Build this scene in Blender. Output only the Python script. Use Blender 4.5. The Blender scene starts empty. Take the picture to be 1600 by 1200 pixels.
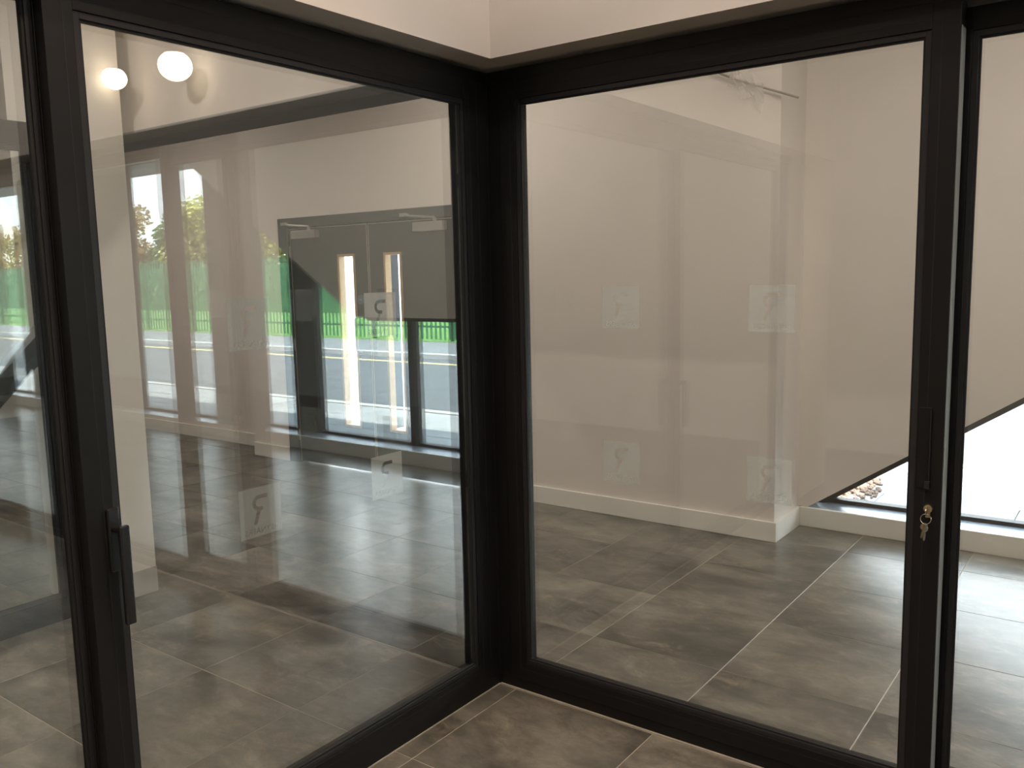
import bpy, bmesh, math, random
from mathutils import Matrix, Vector
random.seed(4)
S = bpy.context.scene
COL = S.collection
# ------------------------------------------------------------------ camera
cam = bpy.data.objects.new('camera', bpy.data.cameras.new('camera'))
COL.objects.link(cam)
cam.data.sensor_width = 36.0
cam.data.lens = 36.0 * 1356.8 / 1600
cam.data.clip_start = 0.01
cam.data.clip_end = 500
AX = ((0.80454416, 0.59349047, -0.02185765), (-0.05836974, 0.11564552, 0.99157404), (0.59101749, -0.79648928, 0.12768382))
mw = Matrix.Identity(4)
for j in range(3):
    for i in range(3):
        mw[i][j] = AX[j][i]
mw.translation = (2.029, -2.6125, 1.635)
cam.matrix_world = mw
S.camera = cam
# ------------------------------------------------------------------ sky, sun, exposure
w = bpy.data.worlds.new('world'); S.world = w; w.use_nodes = True
wn = w.node_tree.nodes; wl = w.node_tree.links
bg = wn['Background']
tc = wn.new('ShaderNodeTexCoord'); sx = wn.new('ShaderNodeSeparateXYZ'); cr = wn.new('ShaderNodeValToRGB')
wl.new(tc.outputs['Generated'], sx.inputs[0]); wl.new(sx.outputs['Z'], cr.inputs[0]); wl.new(cr.outputs[0], bg.inputs[0])
cr.color_ramp.elements[0].position = 0.0; cr.color_ramp.elements[0].color = (0.95, 0.98, 1.0, 1)
cr.color_ramp.elements[1].position = 0.8; cr.color_ramp.elements[1].color = (0.72, 0.86, 1.0, 1)
SKY, SUN = 9.0, 32.0
bg.inputs[1].default_value = SKY
sun = bpy.data.lights.new('sun', 'SUN'); sun.energy = SUN; sun.angle = 0.01; sun.color = (1.0, 0.95, 0.86)
so = bpy.data.objects.new('sun', sun); COL.objects.link(so)
so.rotation_euler = Vector((0.80, -0.06, 0.62)).to_track_quat('Z', 'Y').to_euler()
S.view_settings.view_transform = 'Standard'; S.view_settings.look = 'None'
S.view_settings.gamma = 1.0; S.view_settings.use_curve_mapping = False
S.view_settings.exposure = 0.0
S.cycles.transparent_max_bounces = 32
S.cycles.max_bounces = 10
S.cycles.diffuse_bounces = 5
S.cycles.caustics_reflective = False
S.cycles.caustics_refractive = False
S.cycles.sample_clamp_indirect = 6.0
LAMPS = (  # x, y, z, watts, colour
)
def area(name, loc, size, energy, col=(1, 0.89, 0.80), rot=(0, 0, 0), shape='DISK', spread=math.pi):
    l = bpy.data.lights.new(name, 'AREA'); l.shape = shape; l.size = size; l.energy = energy; l.color = col; l.spread = spread
    o = bpy.data.objects.new(name, l); o.location = loc; o.rotation_euler = rot; COL.objects.link(o); return o
DOWN = [(-1.1, -1.95), (-3.9, -1.2), (-5.6, -1.2), (-1.6, 1.25), (-5.4, 0.9), (3.4, 1.0), (5.8, 1.0), (3.4, -1.6), (5.8, -1.6),  # first entry is an added lamp that brightens the cream pier
        (0.75, -0.62), (2.4, -1.0), (1.10, -1.35), (1.10, -2.4), (1.3, -3.6), (0.55, 1.15), (1.75, 1.15)]
DOWN_W = 21.0
DOWN_V = {0: 38.0, 1: 30.0, 2: 30.0, 3: 22.0, 4: 26.0, 5: 26.0, 14: 9.0, 15: 22.0, 9: 8.0, 10: 8.0, 11: 19.0, 12: 19.0, 13: 10.0}
ZC = 3.4
# ------------------------------------------------------------------ materials
MATS = {}
def pr(name, col, rough=0.5, metal=0.0, spec=0.5, bump=None, var=None, coat=0.0):
    """principled material; var=(scale, amount, detail) mottles the colour, bump=(scale, strength)"""
    m = bpy.data.materials.new(name); m.use_nodes = True
    n = m.node_tree.nodes; l = m.node_tree.links; b = n['Principled BSDF']
    b.inputs['Base Color'].default_value = (*col, 1); b.inputs['Roughness'].default_value = rough
    b.inputs['Metallic'].default_value = metal; b.inputs['Specular IOR Level'].default_value = spec
    b.inputs['Coat Weight'].default_value = coat
    t = n.new('ShaderNodeTexCoord')
    if var:
        no = n.new('ShaderNodeTexNoise'); no.inputs['Scale'].default_value = var[0]; no.inputs['Detail'].default_value = var[2]
        l.new(t.outputs['Object'], no.inputs['Vector'])
        mr = n.new('ShaderNodeMapRange'); mr.inputs[1].default_value = 0.3; mr.inputs[2].default_value = 0.7
        mr.inputs[3].default_value = 1 - var[1]; mr.inputs[4].default_value = 1 + var[1]
        l.new(no.outputs['Fac'], mr.inputs[0])
        mx = n.new('ShaderNodeVectorMath'); mx.operation = 'SCALE'; mx.inputs[0].default_value = col
        l.new(mr.outputs[0], mx.inputs['Scale']); l.new(mx.outputs[0], b.inputs['Base Color'])
    if bump:
        n2 = n.new('ShaderNodeTexNoise'); n2.inputs['Scale'].default_value = bump[0]
        l.new(t.outputs['Object'], n2.inputs['Vector'])
        bp = n.new('ShaderNodeBump'); bp.inputs['Strength'].default_value = bump[1]; bp.inputs['Distance'].default_value = 0.002
        l.new(n2.outputs['Fac'], bp.inputs['Height']); l.new(bp.outputs[0], b.inputs['Normal'])
    MATS[name] = m
    return m
pr('wall_paint', (0.745, 0.685, 0.63), 0.85, bump=(60, 0.15), var=(3, 0.015, 2))
pr('ceiling_paint', (0.78, 0.74, 0.69), 0.9, bump=(40, 0.1))
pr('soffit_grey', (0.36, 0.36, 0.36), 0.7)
pr('cream_paint', (0.84, 0.79, 0.72), 0.8, bump=(60, 0.15))
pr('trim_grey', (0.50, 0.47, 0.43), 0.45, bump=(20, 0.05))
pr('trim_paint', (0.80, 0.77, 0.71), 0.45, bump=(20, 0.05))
pr('frame_metal', (0.0075, 0.007, 0.0075), 0.45, 0.0, 0.28, bump=(900, 0.05))
pr('gasket', (0.006, 0.006, 0.007), 0.7)
pr('bead_metal', (0.022, 0.022, 0.025), 0.35, 0.2, 0.5)
pr('sash_edge_lit', (0.36, 0.37, 0.37), 0.45, 0.1, 0.5, bump=(300, 0.05))  # pale copy of the black frame, window light put into the colour
pr('handle_metal', (0.02, 0.02, 0.022), 0.25, 0.3, 0.6)
pr('brass', (0.62, 0.50, 0.34), 0.28, 1.0, bump=(200, 0.1))
pr('nickel', (0.62, 0.58, 0.50), 0.25, 1.0, bump=(200, 0.1))
pr('door_grey', (0.030, 0.030, 0.031), 0.42, 0.0, 0.5, bump=(400, 0.05))
pr('door_frame_grey', (0.024, 0.026, 0.027), 0.42)
pr('edge_lip', (0.40, 0.34, 0.26), 0.5, var=(30, 0.08, 3))
pr('oak_bead', (0.50, 0.33, 0.17), 0.45, var=(25, 0.15, 4))
pr('closer_silver', (0.34, 0.32, 0.29), 0.4, 0.35)
pr('disc_blue', (0.10, 0.16, 0.22), 0.4)
pr('sill_metal', (0.36, 0.42, 0.50), 0.25, 0.3)
pr('grout', (0.38, 0.34, 0.28), 0.8, var=(20, 0.1, 2))
pr('kerb', (0.62, 0.61, 0.58), 0.85, var=(5, 0.1, 4))
pr('asphalt', (0.105, 0.118, 0.13), 0.9, var=(3, 0.12, 8), bump=(200, 0.4))
pr('footpath', (0.19, 0.205, 0.215), 0.9, var=(3, 0.1, 8))
pr('slab', (0.36, 0.37, 0.375), 0.85, var=(2.2, 0.16, 6), bump=(120, 0.3))
pr('yellow_line', (0.85, 0.68, 0.30), 0.8, var=(9, 0.1, 3))
pr('white_line', (0.85, 0.85, 0.82), 0.8, var=(9, 0.1, 3))
pr('grass', (0.13, 0.31, 0.05), 0.9, var=(6, 0.25, 6))
pr('fence_green', (0.03, 0.17, 0.07), 0.5, var=(4, 0.08, 2))
pr('hedge_leaf', (0.09, 0.21, 0.06), 0.7, var=(1.5, 0.4, 5))
pr('bark', (0.12, 0.08, 0.05), 0.9, var=(9, 0.3, 5))
pr('canopy_grey', (0.20, 0.22, 0.23), 0.6)
pr('white_render', (0.85, 0.86, 0.86), 0.8)
pr('navy_steel', (0.004, 0.007, 0.012), 0.7, 0.0, 0.1)
pr('brace_steel', (0.045, 0.043, 0.042), 0.5)
pr('lamp_body', (0.75, 0.73, 0.70), 0.35)
pr('pebble', (0.15, 0.10, 0.075), 0.9, var=(11, 0.6, 4))
pr('film_clear', (0.8, 0.8, 0.8), 0.12)
pr('rail_grey', (0.34, 0.31, 0.28), 0.4, 0.3)
for nm, c in (('leaf_green', (0.13, 0.24, 0.06)), ('leaf_yellow', (0.48, 0.44, 0.09)), ('leaf_orange', (0.50, 0.32, 0.12))):
    pr(nm, c, 0.7, var=(1.2, 0.45, 4))
def tile_mat():
    m = bpy.data.materials.new('floor_tile'); m.use_nodes = True
    n = m.node_tree.nodes; l = m.node_tree.links; b = n['Principled BSDF']
    t = n.new('ShaderNodeTexCoord'); oi = n.new('ShaderNodeObjectInfo')
    sc = n.new('ShaderNodeVectorMath'); sc.operation = 'SCALE'; sc.inputs[0].default_value = (37.0, 53.0, 19.0)
    l.new(oi.outputs['Random'], sc.inputs['Scale'])
    ad = n.new('ShaderNodeVectorMath'); l.new(t.outputs['Object'], ad.inputs[0]); l.new(sc.outputs[0], ad.inputs[1])
    st = n.new('ShaderNodeVectorMath'); st.operation = 'MULTIPLY'; st.inputs[1].default_value = (0.75, 1.3, 1)
    l.new(ad.outputs[0], st.inputs[0])
    def noise(s, d, r, dist=0.0):
        q = n.new('ShaderNodeTexNoise'); q.inputs['Scale'].default_value = s; q.inputs['Detail'].default_value = d
        q.inputs['Roughness'].default_value = r; q.inputs['Distortion'].default_value = dist
        l.new(st.outputs[0], q.inputs['Vector']); return q.outputs['Fac']
    big = noise(2.2, 6, 0.6, 0.4); fine = noise(8, 14, 0.80, 0.5); spot = noise(5, 9, 0.8, 1.2)
    r1 = n.new('ShaderNodeValToRGB'); l.new(big, r1.inputs[0])
    e = r1.color_ramp.elements; e[0].position = 0.36; e[0].color = (0.050, 0.046, 0.038, 1); e[1].position = 0.66; e[1].color = (0.215, 0.198, 0.166, 1)
    r2 = n.new('ShaderNodeValToRGB'); l.new(spot, r2.inputs[0])
    e = r2.color_ramp.elements; e[0].position = 0.52; e[0].color = (0, 0, 0, 1); e[1].position = 0.72; e[1].color = (0.75, 0.75, 0.75, 1)
    m1 = n.new('ShaderNodeMix'); m1.data_type = 'RGBA'
    l.new(r2.outputs[0], m1.inputs['Factor']); l.new(r1.outputs[0], m1.inputs[6]); m1.inputs[7].default_value = (0.31, 0.255, 0.195, 1)
    mr = n.new('ShaderNodeMapRange'); l.new(fine, mr.inputs[0]); mr.inputs[1].default_value = 0.30; mr.inputs[2].default_value = 0.70
    mr.inputs[3].default_value = 0.48; mr.inputs[4].default_value = 1.56
    mv = n.new('ShaderNodeMath'); mv.operation = 'MULTIPLY_ADD'; l.new(oi.outputs['Random'], mv.inputs[0]); mv.inputs[1].default_value = 0.24; mv.inputs[2].default_value = 0.81
    mm = n.new('ShaderNodeMath'); mm.operation = 'MULTIPLY'; l.new(mr.outputs[0], mm.inputs[0]); l.new(mv.outputs[0], mm.inputs[1])
    s2 = n.new('ShaderNodeVectorMath'); s2.operation = 'SCALE'; l.new(m1.outputs[2], s2.inputs[0]); l.new(mm.outputs[0], s2.inputs['Scale'])
    l.new(s2.outputs[0], b.inputs['Base Color'])
    rr = n.new('ShaderNodeMapRange'); l.new(big, rr.inputs[0]); rr.inputs[3].default_value = 0.29; rr.inputs[4].default_value = 0.31
    b.inputs['Specular IOR Level'].default_value = 0.75
    l.new(rr.outputs[0], b.inputs['Roughness'])
    bp = n.new('ShaderNodeBump'); bp.inputs['Strength'].default_value = 0.10; bp.inputs['Distance'].default_value = 0.001
    l.new(fine, bp.inputs['Height']); l.new(bp.outputs[0], b.inputs['Normal'])
    MATS['floor_tile'] = m
tile_mat()
def glass_mat(name, boost, tint=(0.95, 0.965, 0.955)):
    """coated double glazing: each face transmits, and reflects by its Fresnel term"""
    m = bpy.data.materials.new(name); m.use_nodes = True
    n = m.node_tree.nodes; l = m.node_tree.links; n.remove(n['Principled BSDF'])
    out = n['Material Output']
    g = n.new('ShaderNodeNewGeometry')
    io = n.new('ShaderNodeMapRange'); l.new(g.outputs['Backfacing'], io.inputs[0])
    io.inputs[3].default_value = 1.5; io.inputs[4].default_value = 1 / 1.5
    fr = n.new('ShaderNodeFresnel'); l.new(io.outputs[0], fr.inputs['IOR'])
    mu = n.new('ShaderNodeMath'); mu.operation = 'MULTIPLY'; mu.use_clamp = True; l.new(fr.outputs[0], mu.inputs[0]); mu.inputs[1].default_value = boost
    tr = n.new('ShaderNodeBsdfTransparent'); tr.inputs[0].default_value = (*tint, 1)
    gl = n.new('ShaderNodeBsdfGlossy'); gl.inputs['Roughness'].default_value = 0.0; gl.inputs['Color'].default_value = (0.93, 0.98, 1.0, 1)
    mx = n.new('ShaderNodeMixShader'); l.new(mu.outputs[0], mx.inputs[0]); l.new(tr.outputs[0], mx.inputs[1]); l.new(gl.outputs[0], mx.inputs[2])
    l.new(mx.outputs[0], out.inputs[0]); MATS[name] = m
glass_mat('glass_coated', 2.3)
glass_mat('glass_left', 3.4)
glass_mat('glass_double', 4.5)
glass_mat('glass_plain', 1.0, (0.98, 0.985, 0.98))
def film_mat(name, a, col):
    m = bpy.data.materials.new(name); m.use_nodes = True
    n = m.node_tree.nodes; l = m.node_tree.links; b = n['Principled BSDF']
    b.inputs['Base Color'].default_value = (*col, 1); b.inputs['Roughness'].default_value = 0.6
    tr = n.new('ShaderNodeBsdfTransparent'); tl = n.new('ShaderNodeBsdfTranslucent'); tl.inputs[0].default_value = (*col, 1)
    m0 = n.new('ShaderNodeMixShader'); m0.inputs[0].default_value = 0.5; l.new(b.outputs[0], m0.inputs[1]); l.new(tl.outputs[0], m0.inputs[2])
    mx = n.new('ShaderNodeMixShader'); mx.inputs[0].default_value = a
    l.new(tr.outputs[0], mx.inputs[1]); l.new(m0.outputs[0], mx.inputs[2]); l.new(mx.outputs[0], n['Material Output'].inputs[0]); MATS[name] = m
film_mat('sticker_film', 0.50, (0.80, 0.82, 0.81))
film_mat('sticker_film_thin', 0.24, (0.80, 0.82, 0.81))
film_mat('plastic_film', 0.35, (0.9, 0.88, 0.85))
def emit(name, col, s):
    m = bpy.data.materials.new(name); m.use_nodes = True
    n = m.node_tree.nodes; b = n['Principled BSDF']; b.inputs['Emission Color'].default_value = (*col, 1); b.inputs['Emission Strength'].default_value = s
    MATS[name] = m
emit('lamp_glow', (1.0, 0.82, 0.62), 2.8)
emit('downlight_glow', (1.0, 0.86, 0.70), 30.0)
# ------------------------------------------------------------------ helpers
def add_box(bm, a, b):
    x0, y0, z0 = (min(a[i], b[i]) for i in range(3)); x1, y1, z1 = (max(a[i], b[i]) for i in range(3))
    v = [bm.verts.new(p) for p in ((x0,y0,z0),(x1,y0,z0),(x1,y1,z0),(x0,y1,z0),(x0,y0,z1),(x1,y0,z1),(x1,y1,z1),(x0,y1,z1))]
    for f in ((0,3,2,1),(4,5,6,7),(0,1,5,4),(1,2,6,5),(2,3,7,6),(3,0,4,7)): bm.faces.new([v[i] for i in f])
def add_prism(bm, pts, axis, a, b):
    """polygon pts (u,v) extruded from a to b along axis ('x','y','z')"""
    def P(u, v, t): return {'y': (u, t, v), 'x': (t, u, v), 'z': (u, v, t)}[axis]
    A = [bm.verts.new(P(u, v, a)) for u, v in pts]; B = [bm.verts.new(P(u, v, b)) for u, v in pts]
    n = len(pts); bm.faces.new(A); bm.faces.new(B[::-1])
    for i in range(n): bm.faces.new([A[i], B[i], B[(i+1) % n], A[(i+1) % n]])
def add_tube(bm, pts, r, seg=10, caps=True):
    rings = []
    for i, p in enumerate(pts):
        p = Vector(p); d = (Vector(pts[min(i+1, len(pts)-1)]) - Vector(pts[max(i-1, 0)])).normalized()
        u = d.orthogonal().normalized() if i == 0 else (u - d * u.dot(d)).normalized()
        v = d.cross(u); rr = r[i] if isinstance(r, (list, tuple)) else r
        rings.append([bm.verts.new(p + (u * math.cos(2*math.pi*k/seg) + v * math.sin(2*math.pi*k/seg)) * rr) for k in range(seg)])
    for a, b in zip(rings, rings[1:]):
        for k in range(seg): bm.faces.new([a[k], a[(k+1) % seg], b[(k+1) % seg], b[k]])
    if caps: bm.faces.new(rings[0][::-1]); bm.faces.new(rings[-1])
def obj(name, bm, mat, parent=None, bevel=0.0, smooth=False, **props):
    bmesh.ops.recalc_face_normals(bm, faces=bm.faces)
    me = bpy.data.meshes.new(name); bm.to_mesh(me); bm.free()
    if mat: me.materials.append(MATS[mat])
    if smooth:
        for p in me.polygons: p.use_smooth = True
    o = bpy.data.objects.new(name, me); COL.objects.link(o)
    if parent: o.parent = parent
    if bevel:
        b = o.modifiers.new('bevel', 'BEVEL'); b.width = bevel; b.segments = 2; b.limit_method = 'ANGLE'
    for k, v in props.items(): o[k] = v
    return o
def boxes(name, bl, mat, parent=None, bevel=0.0, **props):
    bm = bmesh.new()
    for a, b in bl: add_box(bm, a, b)
    return obj(name, bm, mat, parent, bevel, **props)
def empty(name, loc=(0, 0, 0), **props):
    o = bpy.data.objects.new(name, None); o.location = loc; COL.objects.link(o)
    for k, v in props.items(): o[k] = v
    return o
def local(root, bl):
    x, y, z = root.location
    return [((a[0]-x, a[1]-y, a[2]-z), (b[0]-x, b[1]-y, b[2]-z)) for a, b in bl]
def copy_tree(o, parent=None):
    c = o.copy(); COL.objects.link(c)
    if parent: c.parent = parent
    for ch in list(o.children): copy_tree(ch, c)
    return c
ST = dict(kind='structure')
# ------------------------------------------------------------------ floor with its tiles
YB, XR = 2.80, 14.0
floor = boxes('floor', [((-9.2, -5.2, -0.09), (XR, YB + 0.3, -0.0012))], 'grout', label='grey-brown porcelain tiled floor with thin pale joints', category='floor', **ST)
TX, TY, TS = 0.082, -0.006, 0.6
tb = bmesh.new(); add_box(tb, (-0.2982, -0.2982, -0.010), (0.2982, 0.2982, 0.0))
bmesh.ops.bevel(tb, geom=[e for e in tb.edges if all(v.co.z > -0.001 for v in e.verts)], offset=0.0008, segments=1, affect='EDGES')
t0 = obj('tile', tb, 'floor_tile', floor); first = True
ntile = 0; rest = bmesh.new()
for i in range(-16, 24):
    for j in range(-9, 5):
        x0 = TX + i * TS; y0 = TY + j * TS
        if y0 > 2.78: continue
        cx, cy = x0 + 0.3, y0 + 0.3
        if cy > 2.75: continue
        near = -9 <= i <= 4 and -5 <= j <= 4 or (5 <= i <= 8 and 0 <= j <= 4)
        if near:
            t = t0 if first else t0.copy()
            if not first: COL.objects.link(t)
            first = False
            t.location = (cx, cy, 0); t.rotation_euler = (0, 0, 0); ntile += 1
        else:
            add_box(rest, (cx - 0.2982, cy - 0.2982, -0.01), (cx + 0.2982, cy + 0.2982, 0))
obj('far_tiles', rest, 'floor_tile', floor, kind='stuff')
# ------------------------------------------------------------------ walls, ceiling
XA0, XA1, YA = -4.64, 0.272, 2.35
boxes('wall_back', [((-4.14, YA, 2.135), (-2.03, YB, ZC)), ((XA0, YA, 0), (-4.14, YB, ZC)), ((-2.03, YA, 0), (XA1, YB, ZC))], 'wall_paint',
      label='beige plastered wall around the dark double doors, ending in a corner', category='wall', **ST)
boxes('wall_recess', [((-9.2, 2.62, 0), (XA0, YB, ZC))], 'wall_paint', label='recessed beige wall left of the double doors', category='wall', **ST)
def skirt(name, x0, y0, x1, y1, label, h=0.122, t=0.018):
    b = bmesh.new()
    if abs(y1 - y0) < 1e-6: add_box(b, (x0, y0 - t, 0), (x1, y0, h))
    else: add_box(b, (x0, y0, 0), (x0 + t, y1, h))
    return obj(name, b, 'trim_paint', None, 0.003, label=label, category='skirting', **ST)
skirt('baseboard_back', -2.03, YA, XA1 + 0.018, YA, 'long white skirting board along the beige wall right of the doors')
skirt('baseboard_back_left', XA0, YA, -4.14, YA, 'short white skirting board left of the double doors')
skirt('baseboard_recess', -9.2, 2.62, XA0, 2.62, 'white skirting board at the foot of the recessed wall')
skirt('baseboard_return', XA1, YA, XA1, 2.78, 'white skirting return round the wall corner')
# facade wall: low curb, sill, raking lining
LP = [(XA1, 0.124), (0.335, 0.124), (2.03, 1.27), (3.64, 1.27), (6.20, 2.93), (XR, 2.93), (XR, ZC), (XA1, ZC)]
bm = bmesh.new(); add_prism(bm, LP, 'y', 2.78, 2.93)
obj('wall_front', bm, 'wall_paint', label='beige wall lining whose lower edge rakes up above the low window', category='wall', **ST)
boxes('baseboard_front', [((XA1 + 0.018, 2.762, 0), (XR, 2.79, 0.122))], 'trim_paint', None, 0.003, label='white upstand skirting beneath the raking window', category='skirting', **ST)
boxes('wall_front_curb', [((XA1, 2.79, 0), (XR, 3.05, 0.112))], 'trim_paint', label='low curb carrying the window sill', category='wall', **ST)
boxes('trim_1', [((XA1, 2.79, 0.112), (XR, 2.985, 0.121))], 'sill_metal', None, 0.001, label='blue-grey metal window sill above the white upstand', category='sill', **ST)
# facade window
win = empty('window_1', (0, 3.0, 0), label='dark framed facade window seen below the raking wall edge', category='window', **ST)
fr = [((XA1, 2.975, 0.112), (XR, 3.045, 0.145)), ((XA1, 2.975, 2.93), (XR, 3.045, 3.02))]
boxes('window_frame', local(win, fr), 'frame_metal', win)
bm = bmesh.new(); d = 0.040
add_prism(bm, [(0.30, 0.10), (0.335, 0.124), (2.03, 1.27), (3.64, 1.27), (6.20, 2.93), (6.20, 2.93 - d), (3.652, 1.27 - d), (2.045, 1.27 - d), (0.40, 0.124)], 'y', 2.935 - 3.0, 3.045 - 3.0)
obj('raking_frame', bm, 'frame_metal', win)
for x0, x1 in ((3.10, 3.20), (4.38, 4.74), (5.22, 6.06), (7.52, 8.70), (9.86, 10.10), (12.2, 12.3)):
    boxes('mullion', local(win, [((x0, 2.96, 0.12), (x1, 3.045, 2.95))]), 'frame_metal', win)
xs = [XA1, 3.15, 4.5, 5.6, 8.1, 9.95, 12.2, XR]
for a, b in zip(xs, xs[1:]):
    boxes('glass_pane', local(win, [((a, 3.005, 0.13), (b, 3.029, 2.95))]), 'glass_plain', win)
bm = bmesh.new(); add_prism(bm, [(8.68, 1.12), (8.68, 1.45), (10.9, 0.12), (10.40, 0.12)], 'y', 2.66, 2.80)
obj('steel_brace', bm, 'brace_steel', label='dark diagonal steel brace across the facade window', category='brace', kind='structure')
# other room walls
boxes('ceiling', [((-9.2, -5.2, ZC), (XR, 3.05, ZC + 0.12))], 'ceiling_paint', label='plain off-white ceiling', category='ceiling', **ST)
boxes('wall_left', [((-9.32, -5.2, 0), (-9.2, 2.8, ZC))], 'wall_paint', label='far left beige wall', category='wall', **ST)
boxes('wall_right', [((XR, -5.2, 0), (XR + 0.12, 3.05, ZC))], 'wall_paint', label='far right beige wall', category='wall', **ST)
boxes('wall_rear', [((-9.2, -5.32, 0), (XR, -5.2, ZC))], 'wall_paint', label='beige wall behind the viewer', category='wall', **ST)
# bulkheads above the partitions
ZB = 2.378
boxes('trim_2', [((-0.30, -0.105, ZB), (6.4, 0.25, ZC))], 'wall_paint', label='pinkish plastered bulkhead above the right-hand glass partition', category='bulkhead', **ST)
boxes('trim_3', [((-0.30, -3.95, ZB), (0.105, -0.105, ZC))], 'wall_paint', label='pinkish plastered bulkhead above the left-hand glass partition', category='bulkhead', **ST)
boxes('trim_4', [((-2.9, -0.085, ZB + 0.012), (-0.30, 0.25, ZC))], 'wall_paint', label='bulkhead spanning from the glass corner to the cream pier', category='bulkhead', **ST)
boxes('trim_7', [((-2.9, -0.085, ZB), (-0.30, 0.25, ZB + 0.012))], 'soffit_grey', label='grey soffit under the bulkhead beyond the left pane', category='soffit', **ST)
boxes('wall_pier', [((-2.60, -0.52, 0), (-2.15, -0.18, ZC))], 'cream_paint', label='bright cream wall pier right of the left post', category='wall', **ST)
boxes('wall_pier_left', [((-0.30, -3.95, 0), (0.075, -3.28, ZB))], 'wall_paint', label='cream wall pier at the far end of the left partition', category='wall', **ST)
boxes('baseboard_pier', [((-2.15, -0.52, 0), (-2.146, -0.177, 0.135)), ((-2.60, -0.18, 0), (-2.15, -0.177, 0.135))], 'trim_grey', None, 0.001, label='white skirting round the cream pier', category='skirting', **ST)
# ------------------------------------------------------------------ glazed partitions
# built in a local frame: u runs along the partition, v is depth (0 = face towards the viewer), z up
H, FW, DEP = 2.362, 0.150, 0.125
def part_boxes(axis, sgn, off, bl):
    """axis 'R': u=x, v=y ; 'L': u=-y, v=-x ; 'S': u=-y, v=x-off"""
    out = []
    for (u0, v0, z0), (u1, v1, z1) in bl:
        if axis == 'R': out.append(((u0, v0, z0), (u1, v1, z1)))
        elif axis == 'L': out.append(((off - v0, -u0, z0), (off - v1, -u1, z1)))
        else: out.append(((off + v0, -u0, z0), (off + v1, -u1, z1)))
    return out
def rect_frame(u0, u1, z0, z1, w, v0, v1, wb=None):
    wb = w if wb is None else wb
    return [((u0, v0, z0), (u0 + w, v1, z1)), ((u1 - w, v0, z0), (u1, v1, z1)), ((u0 + w, v0, z0), (u1 - w, v1, z0 + wb)), ((u0 + w, v0, z1 - w), (u1 - w, v1, z1))]
def sash(axis, off, root, u0, u1, v0, gmat, frame=0.075, zb=0.045, zt=H - 0.040, edge=False):
    """one glazed leaf: sash rails, glazing bead, gasket, pane"""
    B = lambda bl: part_boxes(axis, 1, off, bl)
    def mk(name, bl, mat, parent, bev=0.0):
        return boxes(name, B(bl), mat, parent, bev)
    rails = []
    v1 = v0 + 0.075
    s = mk('sash', rect_frame(u0, u1, zb, zt, frame, v0, v1), 'frame_metal', root, 0.0015)
    if frame >= 0.06: mk('face_groove', rect_frame(u0 + frame - 0.026, u1 - frame + 0.026, zb + frame - 0.026, zt - frame + 0.026, 0.0022, v0 - 0.0004, v0 + 0.001), 'gasket', s)
    a, b, c, d_ = u0 + frame, u1 - frame, zb + frame, zt - frame
    mk('glazing_bead', rect_frame(a, b, c, d_, 0.016, v0 + 0.005, v0 + 0.018), 'bead_metal', s, 0.001)
    mk('gasket', rect_frame(a + 0.016, b - 0.016, c + 0.016, d_ - 0.016, 0.006, v0 + 0.010, v0 + 0.018), 'gasket', s)
    mk('glass_pane', [((a + 0.004, v0 + 0.018, c + 0.004), (b - 0.004, v0 + 0.040, d_ - 0.004))], gmat, s)
    return s
boxes('corner_post', [((-DEP, -0.003, 0), (0.003, DEP, H))], 'frame_metal', None, 0.001, label='black aluminium corner post where the two glass partitions meet', category='post')
# R partition (right of the corner)
R = empty('glass_partition', (0, 0, 0), label='right-hand black aluminium sliding glass partition with keys in its lock stile', category='glass partition')
boxes('outer_frame', part_boxes('R', 1, 0, [((0, 0.004, 0), (6.0, DEP, 0.048)), ((0, 0.004, H - 0.042), (6.0, DEP, H)), ((0, 0.004, 0.048), (0.058, DEP, H - 0.042)),
      ((5.9, 0.02, 0.048), (6.0, DEP, H - 0.042))]), 'frame_metal', R, 0.002)
boxes('silicone_joint', [((0.004, -0.004, 0), (6.0, 0.004, 0.003))], 'grout', R)
sR = sash('R', 0, R, 0.058, 1.578, 0.0, 'glass_coated', frame=0.070)
boxes('sash_edge', [((1.578, 0.006, 0.12), (1.5795, 0.062, H - 0.11))], 'sash_edge_lit', sR)  # side face of the black sash, painted grey as if lit by the window
s2 = sash('R', 0, R, 1.53, 2.19, 0.082, 'glass_coated', frame=0.062, zb=0.05, zt=H - 0.05)
s3 = sash('R', 0, R, 2.10, 3.50, 0.03, 'glass_coated', frame=0.035)
s4 = sash('R', 0, R, 3.50, 5.90, 0.03, 'glass_coated', frame=0.05)
# L partition (left of the corner)
L = empty('glass_partition', (0, 0, 0), label='left-hand black aluminium glass partition with a long lever handle on its stile', category='glass partition')
boxes('outer_frame', part_boxes('L', 1, 0, [((0.004, 0.0, 0), (3.28, DEP, 0.048)), ((0.004, 0.0, H - 0.042), (3.28, DEP, H)), ((0.0, 0.0, 0.048), (0.058, DEP, H - 0.042)),
      ((3.18, 0.02, 0.048), (3.28, DEP, H - 0.042))]), 'frame_metal', L, 0.002)
boxes('silicone_joint', [((-0.004, -3.28, 0), (0.004, -0.004, 0.003))], 'grout', L)
sL = sash('L', 0, L, 0.058, 1.60, 0.0, 'glass_left', frame=0.070)
s2 = sash('L', 0, L, 1.572, 3.2, 0.040, 'glass_double', frame=0.030, zb=0.05, zt=H - 0.05)
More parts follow.
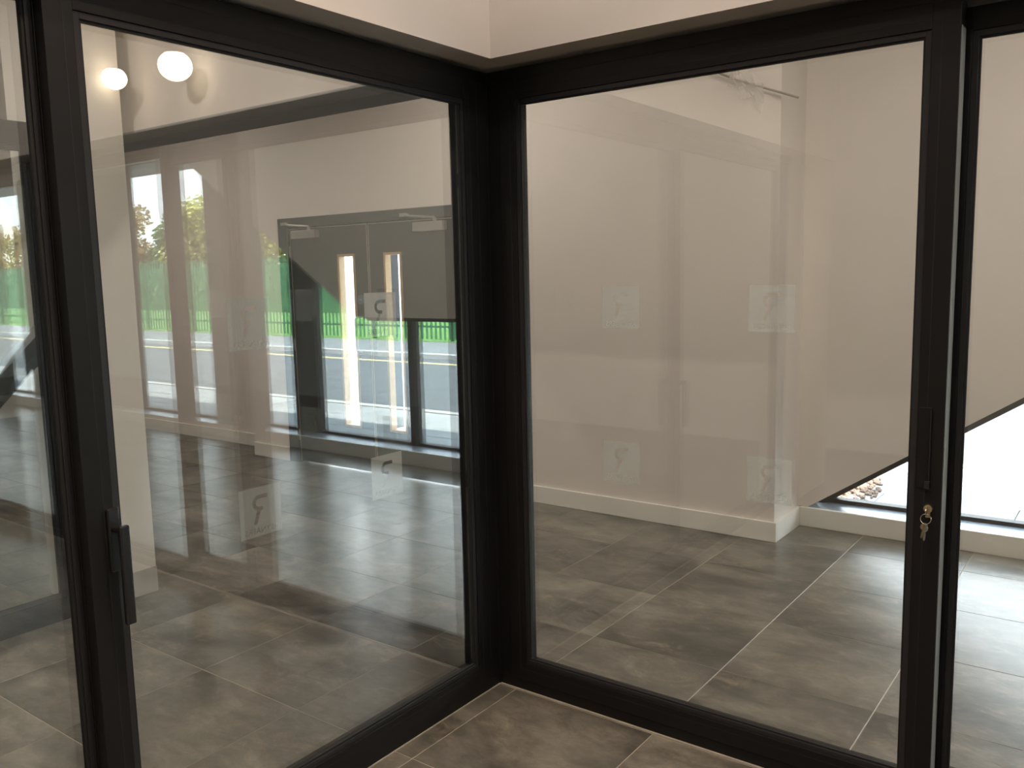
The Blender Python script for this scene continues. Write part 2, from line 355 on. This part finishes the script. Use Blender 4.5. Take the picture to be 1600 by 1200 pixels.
# second glazed screen beyond the left pane, in line with the cream pier
P3 = empty('glass_partition', (0, 0, 0), label='far black framed glass screen beyond the left post, standing on the tiles', category='glass partition')
OX = -2.16
boxes('outer_frame', part_boxes('L', 1, OX, [((0.522, 0.004, 0), (3.28, DEP, 0.048)), ((0.522, 0.004, H - 0.042), (3.28, DEP, H)), ((0.522, 0.0, 0.048), (0.580, DEP, H - 0.042)),
      ((3.18, 0.02, 0.048), (3.28, DEP, H - 0.042))]), 'frame_metal', P3)
sash('L', OX, P3, 0.580, 2.05, 0.0, 'glass_coated', frame=0.070)
sash('L', OX, P3, 2.02, 3.2, 0.045, 'glass_coated', frame=0.030)
bm = bmesh.new(); add_prism(bm, [(-0.22, 1.62), (-0.22, 1.76), (-2.05, 0.0), (-1.90, 0.0)], 'x', -2.42, -2.30)
obj('diagonal_brace', bm, 'brace_steel', label='dark diagonal steel brace behind the far glass screen', category='brace', kind='structure')
# sash lock stile bits on R ---------------------------------------------------
pull = boxes('pull_handle', [((1.512, -0.0035, 1.005), (1.546, 0.0, 1.235))], 'frame_metal', R, 0.001)
boxes('pull_lip', [((1.5435, -0.010, 1.012), (1.5465, -0.0035, 1.228))], 'bead_metal', pull, 0.001)
boxes('pull_catch', [((1.533, -0.014, 1.005), (1.549, -0.0035, 1.028))], 'handle_metal', pull, 0.002)
bm = bmesh.new(); cx, cz = 1.546, 0.948
bmesh.ops.create_cone(bm, cap_ends=True, segments=24, radius1=0.0125, radius2=0.0115, depth=0.010, matrix=Matrix.Translation((cx, -0.005, cz)) @ Matrix.Rotation(math.pi/2, 4, 'X'))
add_box(bm, (cx - 0.006, -0.009, cz - 0.026), (cx + 0.006, 0, cz - 0.004))
obj('lock_cylinder', bm, 'brass', R, 0.001, smooth=False)
K = empty('key_bunch', (cx, -0.010, cz), label='small bunch of brass keys hanging from the lock of the right partition', category='keys')
def key(name, flat, rot, loc, mat):
    b = bmesh.new()
    ring = [(0.0105*math.cos(t*math.pi/8), 0.0105*math.sin(t*math.pi/8)) for t in range(16)]
    add_prism(b, ring, 'y', -0.0011, 0.0011)
    blade = [(-0.0032, -0.009), (0.0032, -0.009), (0.0034, -0.020), (0.0022, -0.022), (0.0034, -0.024), (0.0020, -0.0265), (0.0034, -0.029), (0.0024, -0.0315), (0.0, -0.036), (-0.0032, -0.033)]
    add_prism(b, blade, 'y', -0.0009, 0.0009)
    o = obj(name, b, mat, K); o.location = loc; o.rotation_euler = rot; return o
bm = bmesh.new()   # key in the lock, bow sticks out towards the viewer
add_prism(bm, [(0.0, -0.010), (-0.004, -0.010), (-0.004, 0.010), (0.0, 0.010)][::-1], 'z', -0.001, 0.001)
bmesh.ops.create_cone(bm, cap_ends=True, segments=16, radius1=0.011, radius2=0.011, depth=0.0022, matrix=Matrix.Translation((0, -0.018, -0.003)) @ Matrix.Rotation(math.pi/2, 4, 'Y'))
obj('lock_key', bm, 'nickel', K)
bm = bmesh.new(); rr = [(0.0135*math.cos(t*math.pi/12), -0.022 + 0.004*math.sin(t*math.pi/12), -0.024 + 0.0135*math.sin(t*math.pi/12)) for t in range(25)]
add_tube(bm, rr, 0.0011, 6, False); obj('split_ring', bm, 'nickel', K, smooth=True)
key('spare_key', 0, (0.1, 0.12, 0.75), (-0.004, -0.021, -0.046), 'brass')
key('spare_key', 0, (-0.1, -0.06, -0.5), (-0.001, -0.025, -0.050), 'nickel')
# L lever handle ---------------------------------------------------
hl = boxes('lever_handle', [((0.0, -1.553, 0.925), (0.011, -1.522, 1.085))], 'handle_metal', L, 0.004)
bm = bmesh.new(); hy = -1.538
add_tube(bm, [(0.008, hy, 1.035), (0.052, hy, 1.035)], 0.0105, 14); obj('spindle_neck', bm, 'handle_metal', hl, smooth=False)
bm = bmesh.new(); add_box(bm, (0.045, hy - 0.0125, 0.800), (0.060, hy + 0.0125, 1.048))
obj('lever', bm, 'handle_metal', hl, 0.004)
# ------------------------------------------------------------------ stickers: frosted square with the R monogram and lettering cut out
def sticker_mesh(name='sticker', W=0.146, Hh=0.146):
    cu = bpy.data.curves.new(name, 'CURVE'); cu.dimensions = '2D'; cu.fill_mode = 'BOTH'; cu.extrude = 0.0001
    def poly(pts):
        s = cu.splines.new('POLY'); s.points.add(len(pts) - 1); s.use_cyclic_u = True
        for p, q in zip(s.points, pts): p.co = (q[0], q[1], 0, 1)
    poly([(-W/2, -Hh/2), (W/2, -Hh/2), (W/2, Hh/2), (-W/2, Hh/2)])
    t = 0.0115
    R0 = 0.0235; cx_, cy_ = 0.004, 0.026        # bowl centre
    outer = [(cx_ + R0*math.cos(a), cy_ + R0*math.sin(a)) for a in [math.pi/2 - k*math.pi/14 for k in range(15)]]
    inner = [(cx_ + (R0-t)*math.cos(a), cy_ + (R0-t)*math.sin(a)) for a in [-math.pi/2 + k*math.pi/14 for k in range(15)]]
    # bar - bowl - short return - leg
    o2 = [p for p in outer if p[1] > cy_ - R0*0.92]
    i2 = [p for p in inner]
    pts = [(-0.026, cy_ + R0)] + o2 + [(0.0125, cy_ - R0 + 0.001), (0.0265, -0.036), (0.0145, -0.036), (0.000, cy_ - R0 - 0.001), (-0.008, cy_ - R0), (-0.008, cy_ - R0 + t)] + i2 + [(-0.026, cy_ + R0 - t)]
    poly(pts)
    tx = bpy.data.curves.new('lettering', 'FONT'); tx.body = 'REYNAERS'; tx.size = 0.0245; tx.align_x = 'CENTER'; tx.space_character = 1.04; tx.resolution_u = 2
    to = bpy.data.objects.new('lettering', tx); COL.objects.link(to)
    bpy.context.view_layer.objects.active = to; to.select_set(True)
    bpy.ops.object.convert(target='CURVE')
    tc_ = to.data
    for s in tc_.splines:
        n = cu.splines.new('BEZIER'); n.bezier_points.add(len(s.bezier_points) - 1); n.use_cyclic_u = True; n.resolution_u = 2
        for a, b in zip(n.bezier_points, s.bezier_points):
            a.handle_left_type = b.handle_left_type = 'FREE'; a.handle_right_type = b.handle_right_type = 'FREE'
            off = Vector((0.0, -0.064, 0))
            a.co = b.co + off; a.handle_left = b.handle_left + off; a.handle_right = b.handle_right + off
    bpy.data.objects.remove(to)
    cu.resolution_u = 2
    co = bpy.data.objects.new('sticker', cu); COL.objects.link(co)
    bpy.context.view_layer.objects.active = co
    for o in bpy.context.selected_objects: o.select_set(False)
    co.select_set(True); bpy.ops.object.convert(target='MESH')
    me = co.data; me.materials.clear(); me.materials.append(MATS['sticker_film'])
    bpy.data.objects.remove(co)
    return me
SM = sticker_mesh()
def sticker(parent, normal, loc):
    o = bpy.data.objects.new('sticker', SM); COL.objects.link(o); o.parent = parent; o.location = loc
    if normal == 'R': o.material_slots[0].link = 'OBJECT'; o.material_slots[0].material = MATS['sticker_film_thin']
    # text reads correctly from the far side of the glass
    o.rotation_euler = (math.pi/2, 0, math.pi) if normal == 'R' else (math.pi/2, 0, -math.pi/2)
for z in (1.505, 0.958):
    for u in (0.545, 1.068): sticker(sL, 'L', (-0.0425, -u, z))
    for u in (0.535, 1.07): sticker(sR, 'R', (u, 0.0425, z))
    sticker(R, 'R', (1.86, 0.1245, z))
# ------------------------------------------------------------------ double doors
D = empty('door_1', (-3.085, YA, 0), label='dark grey double doors with narrow vision panels and overhead closers', category='door', kind='structure')
dx0, dx1, dz = -4.105, -2.065, 2.105
boxes('door_frame', local(D, [((-4.14, YA - 0.012, 0), (-4.02, YA + 0.10, 2.135)), ((-2.16, YA - 0.012, 0), (-2.03, YA + 0.10, 2.135)), ((-4.02, YA - 0.012, 2.055), (-2.16, YA + 0.10, 2.135))]), 'door_frame_grey', D, 0.002)
boxes('door_stop', local(D, [((-4.02, YA + 0.066, 0.012), (-4.005, YA + 0.10, 2.055)), ((-2.175, YA + 0.066, 0.012), (-2.16, YA + 0.10, 2.055)), ((-4.02, YA + 0.066, 2.04), (-2.16, YA + 0.10, 2.055))]), 'door_frame_grey', D)
def leaf(x0, x1, hinge, vx0, vx1):
    v0, v1, zb = YA + 0.015, YA + 0.062, 0.014
    z0v, z1v = 0.385, 1.80
    bl = [((x0, v0, zb), (vx0, v1, 2.047)), ((vx1, v0, zb), (x1, v1, 2.047)), ((vx0, v0, zb), (vx1, v1, z0v)), ((vx0, v0, z1v), (vx1, v1, 2.047))]
    lf = boxes('door_leaf', local(D, bl), 'door_grey', D)
    boxes('edge_lipping', local(D, [((x0, v0 - 0.001, zb), (x0 + 0.009, v0, 2.047)), ((x1 - 0.009, v0 - 0.001, zb), (x1, v0, 2.047)), ((x0 + 0.009, v0 - 0.001, 2.039), (x1 - 0.009, v0, 2.047))]), 'edge_lip', lf)
    fr2 = [((vx0 - 0.012, v0 - 0.008, z0v - 0.012), (vx0 + 0.008, v1 + 0.008, z1v + 0.012)), ((vx1 - 0.008, v0 - 0.008, z0v - 0.012), (vx1 + 0.012, v1 + 0.008, z1v + 0.012)),
           ((vx0 + 0.008, v0 - 0.008, z0v - 0.012), (vx1 - 0.008, v1 + 0.008, z0v + 0.008)), ((vx0 + 0.008, v0 - 0.008, z1v - 0.008), (vx1 - 0.008, v1 + 0.008, z1v + 0.012))]
    boxes('vision_frame', local(D, fr2), 'oak_bead', lf, 0.001)
    boxes('vision_glass', local(D, [((vx0 + 0.006, v0 + 0.018, z0v + 0.004), (vx1 - 0.006, v0 + 0.024, z1v - 0.004))]), 'glass_plain', lf)
    cxa = x0 + 0.05 if hinge < 0 else x1 - 0.40
    boxes('door_closer', local(D, [((cxa + 0.03, v0 - 0.055, 1.955), (cxa + 0.33, v0, 2.025))]), 'closer_silver', lf, 0.003)
    s = 1 if hinge > 0 else -1
    px = (cxa + 0.25) if hinge > 0 else (cxa + 0.25)
    b = bmesh.new(); X = -3.085
    add_tube(b, [(px - X, -0.03, 2.025), (px - X, -0.03, 2.052)], 0.014, 10)
    add_tube(b, [(px - X, -0.03, 2.052), (px - 0.22 - X, -0.055, 2.072), (px - 0.32 - X, -0.018, 2.088)], 0.009, 8)
    add_box(b, (px - 0.36 - X, -0.03, 2.075), (px - 0.28 - X, -0.012, 2.10))
    obj('closer_arm', b, 'closer_silver', lf)
    hx = x1 - 0.11 if hinge < 0 else x0 + 0.11
    b = bmesh.new()
    if hinge < 0:
        add_tube(b, [(hx - X, 0.012, 1.30), (hx - X, -0.030, 1.30), (hx - X, -0.045, 1.285), (hx - X, -0.045, 1.03), (hx - X, -0.030, 1.015), (hx - X, 0.012, 1.015)], 0.0105, 10)
        obj('pull_handle', b, 'closer_silver', lf, smooth=True)
    else:
        b.free(); boxes('push_plate', local(D, [((hx - 0.05, v0 - 0.002, 0.98), (hx + 0.05, v0, 1.33))]), 'closer_silver', lf)
    b = bmesh.new(); bmesh.ops.create_cone(b, cap_ends=True, segments=28, radius1=0.040, radius2=0.040, depth=0.003, matrix=Matrix.Translation((hx - X + (0.01 if hinge < 0 else -0.02), 0.0135, 1.44)) @ Matrix.Rotation(math.pi/2, 4, 'X'))
    sg = obj('round_door_sign', b, 'disc_blue', lf)
    b = bmesh.new(); add_box(b, (hx - X - 0.012 + (0.01 if hinge < 0 else -0.02), 0.0105, 1.434), (hx - X + 0.012 + (0.01 if hinge < 0 else -0.02), 0.012, 1.446))
    obj('sign_mark', b, 'closer_silver', lf)
    for zz in (0.25, 1.05, 1.85):
        hxg = x0 if hinge < 0 else x1
        b = bmesh.new(); add_tube(b, [(hxg - X, 0.008, zz - 0.05), (hxg - X, 0.008, zz + 0.05)], 0.007, 8); obj('hinge', b, 'closer_silver', lf)
leaf(-4.018, -3.074, -1, -3.415, -3.235)
leaf(-3.066, -2.162, 1, -2.885, -2.715)
# ------------------------------------------------------------------ interior lamps
DL = ('near the left partition, added to brighten the cream pier', 'in the middle of the left room, front row', 'at the far end of the left room, front row', 'just past the left glass pane, back row',
      'by the recessed wall, back row', 'right of the vestibule by the facade window', 'farthest right by the facade window', 'right of the vestibule, away from the window', 'farthest right, away from the window',
      'washing the bulkheads by the glass corner', 'right of the vestibule, near the right partition', 'at the middle of the vestibule', 'above the viewer', 'behind the viewer',
      'between the right partition and the back wall', 'between the right partition and the raking window')
for i, (x, y) in enumerate(DOWN):
    lab = 'round recessed downlight ' + DL[i]
    dn = empty('recessed_downlight', (x, y, ZC), category='downlight', group='recessed ceiling downlights', label=lab or 'small round white recessed ceiling downlight')
    b = bmesh.new(); 
    add_tube(b, [(0, 0, 0), (0, 0, -0.010)], [0.055, 0.062], 24); obj('trim_ring', b, 'lamp_body', dn)
    b = bmesh.new(); add_tube(b, [(0, 0, -0.0102), (0, 0, -0.012)], [0.040, 0.036], 20); obj('diffuser', b, 'downlight_glow', dn)
    area('downlight_beam', (x, y, ZC - 0.02), 0.08, DOWN_V.get(i, DOWN_W), (1, 0.78, 0.58) if i in (11, 12, 13) else (1, 0.89, 0.80), spread=1.9 if i in (11, 12, 13) else math.pi)
def pendant(x, y, z, r, to, label):
    p = empty('round_spotlight', (x, y, z), label=label, category='spotlight', group='bright ribbed spotlights')
    b = bmesh.new()
    prof = []
    for k in range(15):
        a = -math.pi/2 + k * math.pi * 0.80 / 14
        prof.append((r * math.cos(a), r * math.sin(a)))
    seg = 40; rings = []
    for q, (rad, zz) in enumerate(prof):
        rings.append([b.verts.new((max(rad, 0.002) * (1 + (0.045 if k % 2 else 0)) * math.cos(2*math.pi*k/seg), max(rad, 0.002) * (1 + (0.045 if k % 2 else 0)) * math.sin(2*math.pi*k/seg), zz * 0.92)) for k in range(seg)])
    for q, w_ in zip(rings, rings[1:]):
        for k in range(seg): b.faces.new([q[k], q[(k+1) % seg], w_[(k+1) % seg], w_[k]])
    obj('ribbed_globe', b, 'lamp_glow', p)
    b = bmesh.new(); d = Vector(to) - Vector((x, y, z)); n_ = d.normalized()
    add_tube(b, [n_ * r * 0.6, n_ * r * 1.05, n_ * (d.length - 0.01), d], [r * 0.6, r * 0.35, r * 0.35, r * 0.7], 20); obj('lamp_bracket', b, 'lamp_body', p)
    return p
pendant(-1.605, -0.22, 2.594, 0.072, (-1.805, -0.085, 2.647), 'larger, brighter ribbed round spotlight on the bulkhead beyond the left pane')
pendant(-2.08, -0.242, 2.604, 0.056, (-2.15, -0.200, 2.62), 'smaller ribbed round spotlight on the cream pier, nearest the left post')
# ------------------------------------------------------------------ outdoors
gz = -0.10
gr = boxes('pavement', [((-30, 3.05, -0.22), (90, 5.5, gz - 0.02))], 'grout', label='sunlit pale paving between the facade and the road', category='pavement', **ST)
bm = bmesh.new()
for i in range(-14, 90):
    for j in range(4):
        x0 = i * 0.9 + (0.45 if j % 2 else 0); y0 = 3.06 + j * 0.6
        z = gz - random.random() * 0.003
        add_box(bm, (x0, y0, gz - 0.05), (x0 + 0.892, y0 + 0.592, z))
obj('paving_slab', bm, 'slab', gr, kind='stuff')
boxes('kerb', [((-30, 5.5, -0.3), (90, 5.64, gz + 0.0))], 'kerb', label='pale kerb stones along the near side of the road', category='kerb', **ST)
boxes('road', [((-30, 5.64, -0.4), (90, 11.3, gz - 0.08))], 'asphalt', label='grey asphalt road beyond the pavement', category='road', **ST)
boxes('road_marking', [((-30, 10.5, gz - 0.09), (90, 10.66, gz - 0.076))], 'yellow_line', label='yellow line painted along the far road edge', category='road marking', **ST)
boxes('kerb', [((-30, 11.3, -0.3), (90, 11.5, gz + 0.02))], 'kerb', label='pale kerb stones along the far side of the road', category='kerb', **ST)
boxes('footpath', [((-30, 11.5, -0.3), (90, 14.1, gz + 0.0))], 'footpath', label='grey footpath in front of the green fence', category='footpath', **ST)
boxes('lawn', [((-40, 14.1, -0.3), (130, 60, gz + 0.01))], 'grass', label='bright green lawn behind the fence', category='lawn', kind='structure')
FZ = 2.30
F = empty('palisade_fence', (4.0, 14.3, gz), label='green metal palisade fence across the road', category='fence')
b = bmesh.new()
add_prism(b, [(-0.040, 0.05), (0.040, 0.05), (0.040, 2.28), (0.0, 2.38), (-0.040, 2.28)], 'y', -0.004, 0.004)
pm = None
for k in range(290):
    if pm is None: o = obj('pale', b, 'fence_green', F); pm = o
    else: o = pm.copy(); COL.objects.link(o)
    o.location = (k * 0.155 + 0.05, 0, 0)
bm = bmesh.new()
for z in (0.35, 1.95): add_box(bm, (0, 0.006, z), (45, 0.05, z + 0.05))
obj('fence_rail', bm, 'fence_green', F)
for k in range(17): boxes('fence_post', [((k*2.79, 0.05, 0), (k*2.79 + 0.07, 0.11, 2.2))], 'fence_green', F)
bm = bmesh.new()
for k in range(290, 720): add_box(bm, (k*0.155, -0.004, 0.05), (k*0.155 + 0.066, 0.004, 2.35))
obj('far_pale', bm, 'fence_green', F, kind='stuff')
def leaves(bm, c, rad, n, s, rnd):
    for _ in range(n):
        d = Vector((rnd.gauss(0, 1), rnd.gauss(0, 1), rnd.gauss(0, 1))).normalized() * (rnd.random() ** 0.35)
        p = Vector((c[0] + d.x * rad[0], c[1] + d.y * rad[1], c[2] + d.z * rad[2]))
        u = Vector((rnd.gauss(0, 1), rnd.gauss(0, 1), rnd.gauss(0, 1))).normalized(); v = u.orthogonal().normalized()
        bm.faces.new([bm.verts.new(p + u*s), bm.verts.new(p + v*s*0.7), bm.verts.new(p - u*s), bm.verts.new(p - v*s*0.7)])
rnd = random.Random(7)
hb = bmesh.new(); add_box(hb, (-1, -0.55, 0), (112, 0.55, 2.35))
for k in range(70):
    leaves(hb, (k * 1.6, 0, 1.25), (1.1, 0.8, 1.45), 190, 0.16, rnd)
hd = obj('hedge', hb, 'hedge_leaf', None, label='dark green hedge behind the lawn and fence', category='hedge', kind='stuff'); hd.location = (8, 26, -0.1)
def tree(x, y, h, r, mat, label):
    t = empty('tree', (x, y, -0.1), label=label, category='tree', group='trees beyond the fence')
    b = bmesh.new(); add_tube(b, [(0, 0, 0), (0.1, 0, h*0.35), (0, 0.1, h*0.8)], [0.22, 0.16, 0.05], 8); obj('trunk', b, 'bark', t)
    b = bmesh.new()
    for k in range(16):
        a = rnd.random() * 6.283; q = r * 0.62 * rnd.random(); zz = h * (0.36 + 0.5 * rnd.random()); f = 1.0 - abs(zz/h - 0.55) * 0.9
        leaves(b, (q*math.cos(a), q*math.sin(a), zz), (r*0.48*f, r*0.48*f, h*0.15), 260, 0.17, rnd)
    leaves(b, (0, 0, h * 0.85), (r * 0.35, r * 0.35, h * 0.15), 200, 0.15, rnd)
    obj('crown', b, mat, t)
tree(39.5, 30, 5.6, 3.0, 'leaf_yellow', 'yellow-green tree just left of the double doors')
tree(45.6, 30, 6.9, 2.9, 'leaf_yellow', 'tall yellow-green tree in the second window strip')
tree(50.6, 31, 6.4, 1.7, 'leaf_green', 'dark green tree at the right edge of the first window strip')
tree(54.6, 30, 6.9, 2.6, 'leaf_orange', 'orange-brown tree at the left of the first window strip')
tree(64.0, 31, 6.0, 3.4, 'leaf_yellow', 'yellowish tree farthest right along the road')
tree(73.0, 30, 6.5, 3.8, 'leaf_orange', 'orange tree at the end of the row')
tree(83.0, 31, 6.0, 3.8, 'leaf_yellow', 'last yellowish tree of the row')
cn = boxes('canopy', [((4.6, 3.05, 3.06), (14.5, 4.25, 3.22))], 'canopy_grey', label='grey projecting canopy over the facade windows', category='canopy', **ST)
# outside the double doors
boxes('glare_wall', [((-22, 8.0, -0.3), (-2.5, 8.25, 2.2))], 'white_render', label='white wall added outside to make the vision panels glare', category='wall', kind='structure')  # added to hide the lawn and whiten the panels, kept low for sky light
boxes('steel_post', [((-5.01, 4.4, -0.1), (-4.85, 4.56, 3.2))], 'navy_steel', label='dark blue steel post outside the right vision panel', category='post')
g2 = empty('vent_grille', (-4.87, 4.34, 0.36), label='small louvred grille seen low in the right vision panel', category='grille')
boxes('grille_frame', [((-0.09, 0.0, 0.0), (-0.08, 0.03, 0.13)), ((0.08, 0.0, 0.0), (0.09, 0.03, 0.13)), ((-0.08, 0.0, 0.0), (0.08, 0.03, 0.01)), ((-0.08, 0.0, 0.12), (0.08, 0.03, 0.13))], 'navy_steel', g2)
for k in range(5): boxes('slat', [((-0.08, 0.004, 0.02 + k*0.021), (0.08, 0.02, 0.030 + k*0.021))], 'navy_steel', g2)
# gravel seen through the low window corner
bm = bmesh.new()
for k in range(700):
    a = rnd.random() * 6.283; q = rnd.random() ** 0.6
    x = 0.06 + 0.36 * q * math.cos(a); y = 4.15 + 0.75 * q * math.sin(a); s = 0.012 + rnd.random() * 0.018
    M_ = Matrix.Translation((x, y, gz + s * 0.4)) @ Matrix.Rotation(rnd.random()*3, 4, 'Z') @ Matrix.Diagonal((s, s * 0.7, s * 0.6, 1))
    bmesh.ops.create_icosphere(bm, subdivisions=1, radius=1.0, matrix=M_)
obj('gravel', bm, 'pebble', None, label='heap of brown gravel outside the low window corner', category='gravel', kind='stuff')
# rail and film set on the back wall in place of a right-pane reflection
W_ = empty('reflection_rail', (0.0, YA - 0.03, 2.70), label='thin rail with crumpled clear film, standing in for a reflection in the right pane', category='rail')
bm = bmesh.new(); add_tube(bm, [(-0.13, 0, 0.075), (0.02, 0, 0.0), (0.38, 0, -0.145)], 0.006, 8); obj('rail', bm, 'rail_grey', W_)
bm = bmesh.new(); G = 12; vs = []
for i in range(G):
    row = []
    for j in range(5):
        u = i / (G - 1); row.append(bm.verts.new((-0.02 + 0.20 * u + rnd.uniform(-1, 1) * 0.012, -0.012 + rnd.uniform(-1, 1) * 0.014, 0.10 - 0.13 * u - 0.035 * j + 0.05 * math.sin(i) * 0.5 + rnd.uniform(-1, 1) * 0.010)))
    vs.append(row)
for i in range(G - 1):
    for j in range(4): bm.faces.new([vs[i][j], vs[i+1][j], vs[i+1][j+1], vs[i][j+1]])
obj('plastic_wrap', bm, 'plastic_film', W_)
